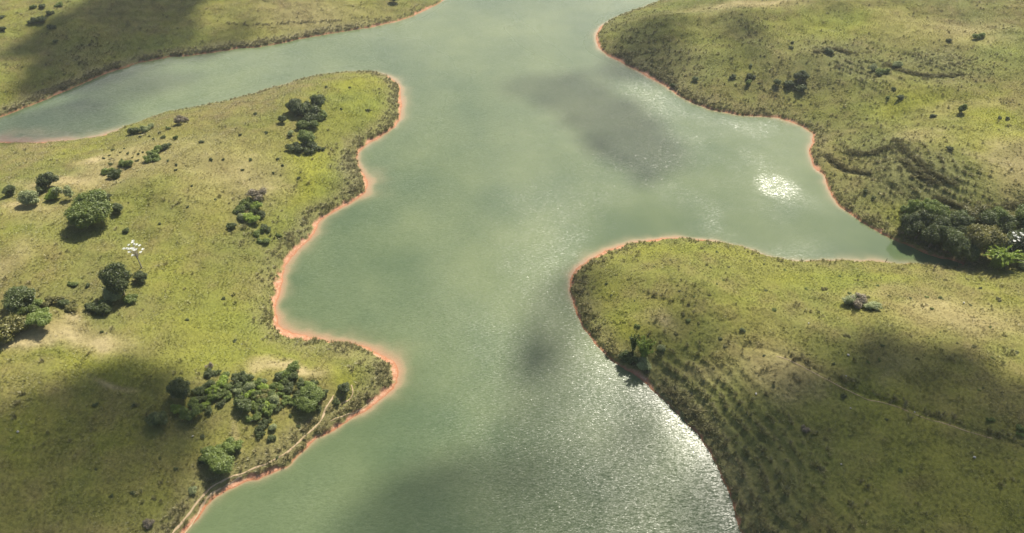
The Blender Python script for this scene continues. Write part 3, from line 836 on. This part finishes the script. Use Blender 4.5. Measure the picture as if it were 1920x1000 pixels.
plant('dkbush', 488, 812, 20, "dark lowest bush in the tail of the thicket")
plant('grbush', 516, 806, 20, "grey bush right of the thicket's tail")
plant('dkbush', 507, 824, 16, "lone round dark bush under the grey one below the thicket")
plant('brbush', 500, 768, 26, "pale green bush where the thicket's tail begins")
plant('bush', 484, 772, 22, "green bush left of the pale one where the tail begins")
plant('dkbush', 523, 768, 14, "small dark bush right of where the tail begins")
plant('drybush', 394, 690, 16, "bare grey bush at the top left corner of the point thicket")
plant('dkbush', 393, 706, 22, "dark bush under the bare grey one at the thicket's corner")
def inside(P, x, y):
    c = False
    for i in range(len(P)):
        (ax, ay), (bx, by) = P[i - 1], P[i]
        if (ay > y) != (by > y) and x < (y - ay) * (bx - ax) / (by - ay) + ax: c = not c
    return c
def fill(P, n, mind):
    out, x0, x1 = [], min(p[0] for p in P), max(p[0] for p in P)
    y0, y1 = min(p[1] for p in P), max(p[1] for p in P)
    for _ in range(20000):
        x, y = pr.uniform(x0, x1), pr.uniform(y0, y1)
        if inside(P, x, y) and all(math.hypot((x - a) , (y - b) * 1.3) > mind for a, b in out): out.append((x, y))
        if len(out) >= n: break
    return out
TH = [(368,755),(378,720),(400,700),(430,700),(468,712),(500,712),(540,706),(585,722),(612,745),(560,765),(530,762),(515,775),(470,768),(440,756),(405,765)]
for x, y in fill(TH, 64, 10):
    kd = pr.choices(['bush', 'dkbush', 'brbush', 'grbush', 'olbush'], [5, 4, 1.2, 1, .6])[0]
    if x > 560: kd = pr.choice(['dkbush', 'bush'])
    lb = {'bush': "mid green bush packed in the thicket on the near point", 'dkbush': "dark green bush packed in the thicket on the near point", 'brbush': "pale bright bush packed in the thicket on the near point",
          'grbush': "greyish bush packed in the thicket on the near point", 'olbush': "olive bush packed in the thicket on the near point"}[kd]
    plant(kd, x, y, pr.uniform(14, 27), lb, group={'bush': "mid green thicket bushes", 'dkbush': "dark thicket bushes", 'brbush': "pale thicket bushes", 'grbush': "greyish thicket bushes", 'olbush': "olive thicket bushes"}[kd])
# clump beside the near trail
plant('grtree', 420, 874, 58, "green tree with a big shadow beside the near dirt trail", vs=.8)
plant('bush', 393, 856, 34, "green bush behind and left of the near trail's tree")
plant('bush', 436, 846, 36, "bright topped bush behind and right of the near trail's tree")
plant('dkbush', 384, 866, 20, "dark bush on the left flank of the near trail clump")
plant('bush', 412, 846, 24, "green bush at the top of the near trail clump")
plant('grbush', 363, 920, 20, "grey low bush left of the near trail", vs=.8)
plant('drybush', 283, 988, 22, "bare grey bush near the bottom left of the shore slope", vs=.9)
# --- far left land
for a in [('dkbush', 66, 42, 18, "dark bush left of the knot of bushes on the far left land"), ('dkbush', 80, 15, 14, "dark bush at the top of the knot of bushes on the far left land"),
          ('dkbush', 81, 40, 20, "biggest dark bush in the knot on the far left land"), ('dkbush', 93, 28, 14, "dark bush at the upper right of the knot on the far left land"),
          ('dkbush', 95, 55, 16, "dark bush hanging below the knot on the far left land"), ('bush', 64, 16, 12, "small bush above left of the knot on the far left land"),
          ('dkbush', 104, 80, 9, "tiny upright shrub below the knot on the far left land"), ('bush', 113, 12, 14, "green bush right of the knot on the far left land"),
          ('dkbush', 4, 34, 10, "upper of two dark shrubs at the far left edge"), ('dkbush', 3, 58, 14, "lower of two dark shrubs at the far left edge")]:
    plant(*a)
plant('tree', 739, 5, 20, "lone very dark tree at the top edge of the far left land", vs=.9)
# --- far right hill
for a in [('tree', 1455, 160, 16, "slim dark tree at the left of the small grove on the far right hill"), ('tree', 1496, 155, 26, "largest tree of the small grove on the far right hill"),
          ('dkbush', 1480, 163, 20, "dark bush at the middle of the small grove on the far right hill"), ('dkbush', 1502, 172, 22, "lowest dark bush of the small grove on the far right hill"),
          ('dkbush', 1404, 148, 18, "dark bush along the faint line left of the small grove"), ('bush', 1403, 156, 14, "small bush just below the one on the faint line"),
          ('dkbush', 1375, 146, 13, "leftmost dark bush on the faint line across the far right hill"), ('grbush', 1408, 126, 9, "grey shrub on a yellow patch of the far right hill"),
          ('dkbush', 1485, 82, 8, "upper of two tiny shrubs high on the far right hill"), ('dkbush', 1483, 91, 8, "lower of two tiny shrubs high on the far right hill"),
          ('dkbush', 1260, 163, 12, "dark bush at the water's edge below the far right hill"), ('grbush', 1306, 152, 14, "grey bush low on the shoulder of the far right hill"),
          ('dkbush', 1747, 220, 12, "dark shrub left of the lollipop tree"), ('dkbush', 1782, 282, 13, "dark shrub alone on the slope below the lollipop tree"),
          ('dkbush', 1873, 222, 9, "left one of a pair of dark shrubs on bright grass"), ('dkbush', 1888, 224, 9, "right one of a pair of dark shrubs on bright grass"),
          ('dkbush', 1675, 168, 10, "dark shrub right of the far grove on light grass"), ('dkbush', 1689, 184, 14, "grey dark shrub right of the far grove on light grass"),
          ('bush', 1664, 184, 9, "green shrub right of the far grove on light grass"), ('bush', 1650, 140, 22, "green bush in the fold of the far right hill"),
          ('grbush', 1637, 130, 18, "grey bush in the fold of the far right hill"), ('grbush', 1680, 126, 20, "grey bush at the top of the fold on the far right hill"),
          ('bush', 1835, 72, 18, "low green bush high on the far right hill"), ('dkbush', 1780, 78, 10, "dark shrub high on the far right hill"), ('dkbush', 1550, 100, 18, "dark bush in the brown patch of the far right hill"),
          ('dkbush', 1621, 362, 10, "dark shrub on the bank above the inlet"), ('dkbush', 1637, 372, 9, "dark shrub lower on the bank above the inlet")]:
    plant(*a)
plant('grtree', 1802, 213, 17, "lollipop shaped tree alone on the far right slope, with its shadow", vs=1.35)
# --- wood at the head of the inlet
for a in [('tree', 1716, 447, 49, "dark tree at the left front of the inlet wood, over the water"), ('tree', 1742, 462, 52, "dark tree leaning over the water second in the inlet wood's front"),
          ('tree', 1776, 474, 54, "dark tree over the water in the middle of the inlet wood's front"), ('tree', 1812, 486, 52, "dark tree at the narrow end of the inlet, front of the wood"),
          ('olflat', 1846, 474, 69, "olive flat crowned tree in the front of the inlet wood"), ('grtree', 1760, 420, 45, "green tree high in the middle of the inlet wood"),
          ('grtree', 1728, 412, 40, "green tree at the upper left of the inlet wood"), ('bush', 1700, 420, 30, "green bush on the left flank of the inlet wood"),
          ('tree', 1790, 430, 49, "dark tree in the heart of the inlet wood"), ('olflat', 1815, 420, 49, "olive tree at the top of the inlet wood"),
          ('tree', 1838, 438, 49, "dark tree behind the olive flat crowned tree in the inlet wood"), ('grtree', 1862, 430, 49, "green tree left of the silver leaved tree in the inlet wood"),
          ('tree', 1880, 468, 54, "very dark tree behind the bright feathery bush"), ('tree', 1912, 480, 58, "very dark tree at the right edge of the inlet wood"),
          ('tree', 1886, 446, 44, "dark rounded tree close behind the silver leaved tree in the inlet wood"), ('grtree', 1915, 430, 52, "green tree at the upper right edge of the inlet wood"), ('tree', 1755, 445, 45, "dark tree behind the front row of the inlet wood"),
          ('tree', 1722, 432, 45, "dark tree second row at the left of the inlet wood"), ('bush', 1706, 398, 24, "grey green bush at the top left tip of the inlet wood"),
          ('olbush', 1880, 415, 34, "olive bush on the upper fringe of the inlet wood"), ('bush', 1742, 396, 26, "green bush on the upper fringe of the inlet wood"),
          ('tree', 1800, 455, 47, "dark tree in the second row above the inlet's end")]:
    plant(*a, vs=1.15)
plant('grbush', 1912, 502, 34, "pale grey bush right of the bright feathery bush", vs=.8)
# --- near right hill
plant('grbush', 1590, 571, 38, "grey green bush at the left of the trio on the near right hill", vs=.8)
plant('drybush', 1610, 573, 36, "brownish bush in the middle of the trio on the near right hill", vs=.85)
plant('grbush', 1629, 580, 32, "low grey bush at the right of the trio on the near right hill", vs=.7)
plant('dkbush', 1172, 676, 36, "dark bush on the shore under the feathery bamboo", vs=1.1)
plant('grbush', 1205, 688, 34, "grey dark bush below the feathery bamboo", vs=.8)
plant('grbush', 1242, 660, 22, "dark grey bush right of the bamboo on the terraces", vs=.9)
plant('drybush', 1507, 808, 18, "grey dry bush on the dark terraces")
plant('dkbush', 1580, 744, 12, "round dark shrub just under the cattle step")
plant('bush', 1858, 788, 14, "round shrub above the right end of the cattle step")
plant('bush', 1912, 806, 15, "upper shrub beside the cattle step at the right edge")
plant('bush', 1914, 816, 12, "lower shrub beside the cattle step at the right edge")

TINY = [(1060 + .26 * a, 440 + .26 * b, w) for a, b, w in [(1095,130,7),(1177,234,6),(1585,260,7),(1445,405,7),(1507,548,9),(1270,690,12),(798,715,8),(850,575,9),(890,625,9),(962,638,6),(1120,755,9),(1152,803,8),(1140,332,5),(1175,332,4),
        (1092,357,5),(825,409,5),(735,399,4),(870,447,4),(930,447,5),(300,356,6),(370,291,5),(330,440,5),(817,233,5),(755,189,5),(1048,241,5),(520,665,10),(1330,193,5),(1430,217,5),(905,709,5),(1430,876,6),(700,838,10),(1040,436,5),(500,480,4),(640,232,4)]]
TINY += [(1490 + .26 * a, 480 + .26 * b, w) for a, b, w in [(80,240,7),(215,242,11),(395,274,7),(520,300,10),(835,309,6),(955,302,7),(1052,306,10),(1468,322,11),(1270,360,6),(1340,236,7),(1245,172,7),(1090,176,7),(990,386,6),(1408,518,6),(1172,632,5),
        (1290,658,10),(1422,740,8),(627,650,9),(530,768,7),(610,750,7),(885,744,7),(282,778,7),(375,578,12),(1600,696,9),(488,189,5),(680,290,5),(1360,955,5),(1325,970,5),(930,719,5),(325,152,6),(1050,550,4),(965,598,4),(1080,540,4),(600,216,6)]]
TINY += [(1663,788,7),(1688,882,8),(1873,812,8),(1450,725,6)]
for x, y, w in TINY:
    plant(pr.choice(['dkbush', 'bush', 'olbush']), x, y, w * .95, "tiny dark shrub dotted on the grass of the near right hill", "shrub", group="tiny shrubs on the near right hill", name="shrub", vs=.85)
TIN2 = [(520,300),(530,312),(450,255),(455,320),(512,325),(655,165),(640,205),(690,208),(612,165),(480,215),(560,335),(500,250),(470,300),(330,320),(360,350),(420,300),(405,375),(395,300),(352,390),(300,420)]
for x, y in TIN2:
    plant('dkbush', x, y, pr.uniform(5, 8), "tiny dark shrub dotted on the yellow grass of the left headland", "shrub", group="tiny shrubs on the left headland", name="shrub")
TIN3 = [(205,292),(212,282),(225,287),(233,280),(240,290),(195,298),(248,297),(260,290),(268,286),(262,258),(280,256),(287,262),(300,250),(258,302),(315,303),(330,310),(228,300)]
for x, y in TIN3:
    plant('dkbush', x, y, pr.uniform(4, 7), "tiny dark shrub dotted on the dry tan slope under the crest", "shrub", group="tiny shrubs on the dry slope", name="shrub")
for x, y in [(350,600),(420,560),(440,640),(380,820),(300,860),(330,880),(250,760),(180,760),(450,850),(520,860),(560,800),(545,780),(180,880),(210,930),(250,925)]:
    plant('dkbush', x, y, pr.uniform(6, 10), "small dark shrub scattered on the wide near left slope", "shrub", group="small shrubs on the near left slope", name="shrub", vs=.8)

# --- silver leaved trees: bare candelabra branches ending in rosettes of big white leaves
def silver_tree(px, py, wpx, hpx, label, seed):
    x, y, z = ground_at(px, py)
    k = ppm(x, y, z); W, H = wpx / k, hpx / k
    r = np.random.default_rng(seed)
    tips = []
    for _ in range(400):
        p = np.array([r.uniform(-.5, .5) * W, r.uniform(-.5, .5) * W, H * r.uniform(.72, 1.0)])
        if math.hypot(p[0], p[1]) < W * .5 and all(np.linalg.norm(p - q) > W * .19 for q in tips): tips.append(p)
        if len(tips) > 17: break
    parts = [tube([(0, 0, -.4), (0, .05, H * .3), (.05, 0, H * .6)], [.16, .13, .10])]
    V, Fc, o = [], [], 0
    for t in tips:
        parts.append(tube([(.03, .02, H * r.uniform(.35, .58)), t * [.6, .6, 1] - [0, 0, H * .12], t], [.07, .05, .03], 5))
        for j in range(9):
            a = j * 6.283 / 9 + r.normal(0, .2); l = W * .088 * r.uniform(.8, 1.3)
            d = np.array([math.cos(a), math.sin(a), 0]); sdv = np.array([-d[1], d[0], 0])
            dr = r.uniform(-.35, .25)
            V += [t, t + d * l * .55 - sdv * l * .42 + [0, 0, l * .15], t + d * l + [0, 0, l * dr], t + d * l * .55 + sdv * l * .42 + [0, 0, l * .15]]
            Fc.append((o, o + 1, o + 2, o + 3)); o += 4
    e = link("silver_leaved_tree", None, label=label, cat="tree", loc=(x, y, z))
    link("crown", mesh_from("crown", np.array(V), np.array(Fc), [LEAF['silver']]), e)
    v, f = join(parts)
    link("trunk", mesh_from("trunk", v, f, [M_PALE], smooth=True), e)
silver_tree(266, 503, 32, 54, "white leaved tree rising above the dark tree in the left hollow", 4)
silver_tree(1892, 484, 34, 58, "silver leaved tree showing white among the dark inlet wood", 9)

# --- bamboo: arching stems with feathery leaf sprays
def bamboo(px, py, wpx, hpx, leaf, label, seed, n, up=.5, name="bamboo", cat="bamboo"):
    x, y, z = ground_at(px, py)
    k = ppm(x, y, z); W, H = wpx / k, hpx / k
    r = np.random.default_rng(seed)
    C, Nn, parts = [], [], []
    for i in range(n):
        a = r.uniform(0, 6.283); b = np.array([r.normal(0, W * .07), r.normal(0, W * .07), -.2])
        reach = W * .5 * r.uniform(.25, 1.0); hh = H * r.uniform(.6, 1.0)
        d = np.array([math.cos(a), math.sin(a), 0])
        P = [b + d * reach * t ** 1.8 + np.array([0, 0, hh * (t * (1.55 - up * t) / (1.55 - up))]) for t in np.linspace(0, 1, 6)]
        parts.append(tube(P, [.035, .032, .027, .02, .014, .008], 4))
        for t in np.linspace(.3, 1, 30):
            q = t * 5; i0 = min(int(q), 4); p = P[i0] + (P[i0 + 1] - P[i0]) * (q - i0)
            for _ in range(3):
                C.append(p + r.normal(0, .16, 3) * (1.2 - .7 * t)); Nn.append(d * .8 * r.uniform(-.2, 1) + [0, 0, .7])
    e = link(name, None, label=label, cat=cat, loc=(x, y, z))
    V, Fc = leaves(np.array(C), np.array(Nn), .21, r, .45)
    link("foliage", mesh_from("foliage", V, Fc, [LEAF[leaf]]), e)
    v, f = join(parts)
    link("stems", mesh_from("stems", v, f, [LEAF[leaf]], smooth=True), e)
bamboo(1866, 500, 68, 42, 'bright', "bright yellow green feathery bush at the end of the inlet", 3, 130, .8, "feathery_bush", "bush")
bamboo(1206, 670, 36, 46, 'bright', "pale feathery bamboo clump on the shore of the near right hill", 5, 80, .5)
bamboo(1186, 662, 22, 48, 'green', "slender dark bamboo shoots left of the pale feathery clump", 8, 14, .4)

# --- dead stake at the inlet and a few pale stones
x, y, z = ground_at(1750, 506)
v, f = join([tube([(0, 0, -.3), (.05, 0, 1.0), (.22, .05, 2.2)], [.11, .09, .05]), tube([(.06, 0, 1.2), (.5, 0, 1.7), (.62, .1, 2.05)], [.06, .045, .025], 5), tube([(.1, 0, 1.5), (-.2, .1, 1.95)], [.045, .02], 5)])
link("dead_tree", mesh_from("dead_tree", v, f, [M_BARK], smooth=True), label="bare dead stump with two short branches by the head of the inlet", cat="dead tree", loc=(x, y, z))
x, y, z = ground_at(1660, 492)
v, f = join([tube([(0, 0, -.3), (0, 0, .7), (.1, 0, 1.6)], [.10, .08, .04]), tube([(0, 0, .6), (.35, 0, 1.0)], [.05, .02], 5)])
link("dead_tree", mesh_from("dead_tree", v, f, [M_BARK], smooth=True), label="short brown stump at the water's edge on the tip of the pale shore", cat="dead tree", loc=(x, y, z))
def stone_mesh(seed):
    import bmesh
    bm = bmesh.new(); bmesh.ops.create_icosphere(bm, subdivisions=2, radius=.32)
    r = random.Random(seed)
    ds = [Vector((r.uniform(-1, 1), r.uniform(-1, 1), r.uniform(-1, 1))).normalized() for _ in range(9)]
    for vv in bm.verts:
        c = vv.co.copy()
        for d in ds:
            t = c.dot(d)
            if t > .22: c -= d * (t - .22) * .8
        vv.co = Vector((c.x * 1.3, c.y, c.z * .75))
    m = bpy.data.meshes.new("stone"); bm.to_mesh(m); bm.free(); m.materials.append(M_STONE)
    return m
SM = [stone_mesh(i) for i in range(3)]
for i, (px, py, lb) in enumerate([(1577,871,"pale stone on the dark grass below the terraces' edge"),(1417,740,"pale stone at the upper edge of the dark terraces"),(1594,767,"small pale stone below the cattle step"),(1826,859,"pale stone in the bright grass near the right edge"),
        (1516,607,"pale stone on open grass left of the cloud shadow"),(1590,667,"pale stone on open grass above the cattle step"),(1586,706,"pale stone right beside the cattle step"),(1806,570,"pale stone on straw coloured grass near the inlet"),
        (1715,773,"flat pale stone touching the cattle step"),(35,812,"tiny pale stone on the shaded near left slope"),(362,819,"tiny pale stone on the near left slope above the trail")]):
    x, y, z = ground_at(px, py)
    o = link("stone", SM[i % 3], label=lb, cat="stone", loc=(x, y, z + .22)); o.rotation_euler = (0, 0, i); 
    k = .55 + .25 * (i % 2); o.scale = (k, k, k)

# ------------------------------------------------------------------ clouds high above, out of the frame; they shade parts of the land and lake
M_CLOUD = mat_cloud()
def cloud(blobs, alt, seed, placed=False):
    """blobs: photo pixels (cx, cy, rx, ry, optical depth) of the shade it throws"""
    C = ground_pts(blobs) if not placed else np.array([b[:2] for b in blobs], float)
    if not placed:                                             # shade thrown on a hill: allow for the height of the ground there
        C = C - F1.get(HG, C[:, 0], C[:, 1])[:, None] * SUN[:2] / SUN[2]
    off = SUN * alt / SUN[2] * (0 if placed else 1)
    B = []
    for (cx, cy), b in zip(C, blobs):
        k = 1.0 if placed else ppm(cx, cy); dep = math.pi / 2 if placed else math.atan2(CAM_H, max(cy, 1))
        B.append((cx, cy, b[2] / k, b[3] / k / math.sin(dep), b[4]))
    B = np.array(B)
    x0, x1 = (B[:, 0] - 2.0 * B[:, 2]).min(), (B[:, 0] + 2.0 * B[:, 2]).max()
    y0, y1 = (B[:, 1] - 2.0 * B[:, 3]).min(), (B[:, 1] + 2.0 * B[:, 3]).max()
    st = max((x1 - x0) / 150, (y1 - y0) / 150)
    gx, gy = np.arange(x0, x1 + st, st), np.arange(y0, y1 + st, st)
    X, Y = np.meshgrid(gx, gy)
    sc = np.median(B[:, 2:4])
    wx = X + .45 * sc * fbm(X, Y, sc * .9, 4, seed); wy = Y + .45 * sc * fbm(X, Y, sc * .9, 4, seed + 5)
    t = np.zeros_like(X)
    for cx, cy, rx, ry, od in B:
        t = np.maximum(t, od * np.exp(-(((wx - cx) / rx) ** 2 + ((wy - cy) / ry) ** 2) ** 1.3))
    t = np.maximum(t - 0.06, 0) * (1 + .5 * fbm(X, Y, sc * .5, 4, seed + 9))
    t *= sstep(0, 6 * st, np.minimum.reduce([X - x0, x1 - X, Y - y0, y1 - Y]))
    th = t / 0.02 * SUN[2]                                   # vertical thickness in metres
    V = np.concatenate([np.stack([X + off[0], Y + off[1], alt + th * .62], -1).reshape(-1, 3), np.stack([X + off[0], Y + off[1], alt - th * .38], -1).reshape(-1, 3)])
    Fq = grid_faces(*X.shape); tv = th.ravel()
    Fq = Fq[tv[Fq].max(1) > 0]
    n = X.size
    Fa = np.vstack([Fq, Fq[:, ::-1] + n])
    op = np.tile(1 - np.exp(-t.ravel()), 2)                # optical depth of each skin
    # weld the rim where the thickness is nil
    idx = np.arange(2 * n); z = tv <= 0; idx[n:][z] = np.arange(n)[z]
    Fa = idx[Fa]
    used = np.unique(Fa); mp = np.zeros(2 * n, int); mp[used] = np.arange(len(used))
    link("cloud", mesh_from("cloud", V[used], mp[Fa], [M_CLOUD], {"opacity": ('FLOAT', op[used])}, smooth=True), kind="structure")
cloud([(262,48,52,58,2.6),(240,0,50,40,2.6),(310,-20,70,40,2.2),(205,105,30,26,1.6),(300,85,50,25,1.4),(430,70,30,12,.9)], 700, 21)
cloud([(110,225,110,16,1.1),(230,168,80,18,.7),(300,150,70,14,.5)], 620, 25)
cloud([(1000,160,60,20,.5),(1050,165,55,22,.85),(1105,190,55,24,.9),(1155,222,55,26,1.1),(1195,255,50,26,1.05),(1235,290,50,24,.9),(1120,140,60,14,.4)], 760, 31)
cloud([(30,880,160,80,2.2),(150,950,140,80,2.0),(-20,960,170,110,3.0),(60,800,120,40,.9),(235,700,80,16,.4)], 650, 37)
cloud([(1040,720,90,120,.45),(1120,930,220,120,.7),(880,970,180,70,1.1),(740,990,100,60,1.2),(980,800,60,60,.5),(1450,860,150,90,1.3),(1650,930,320,125,2.6),(1480,800,160,60,1.0),(1800,880,220,70,1.5),(1900,990,160,110,2.0),(1640,650,90,30,.6),(1560,640,60,26,.4),(1800,700,110,34,.5),(1060,575,50,45,1.2),(1240,700,85,70,.8)], 720, 43)
cloud([(1225,75,55,40,.8),(1400,70,45,35,.5),(1180,100,40,30,.7)], 800, 51)
# an unseen broken deck added far up the lake, metres: it greys the water with its reflection and shades nothing near
cloud([(-900,2300,900,600,1.6),(300,2000,900,450,1.7),(1300,2500,900,700,1.6),(0,3300,1500,700,1.7),(-1500,3600,1200,900,1.6),(1700,3900,1300,900,1.6),(250,4800,2600,700,1.7)], 900, 61, placed=True)

# ------------------------------------------------------------------ summer haze
g = NT("haze_air")
v = g.n("ShaderNodeVolumePrincipled", {"Color": (.86, .92, 1.0, 1), "Density": 0.00013, "Anisotropy": 0.3})
g.t.links.new(v.outputs[0], g.out.inputs[1])
hv = np.array([[x, y, z] for z in (-9, 135) for y in (-1500, 9500) for x in (-30000, 30000)], float)
hf = np.array([[0, 2, 3, 1], [4, 5, 7, 6], [0, 1, 5, 4], [2, 6, 7, 3], [0, 4, 6, 2], [1, 3, 7, 5]])
link("haze", mesh_from("haze", hv, hf, [g.m]), kind="stuff")
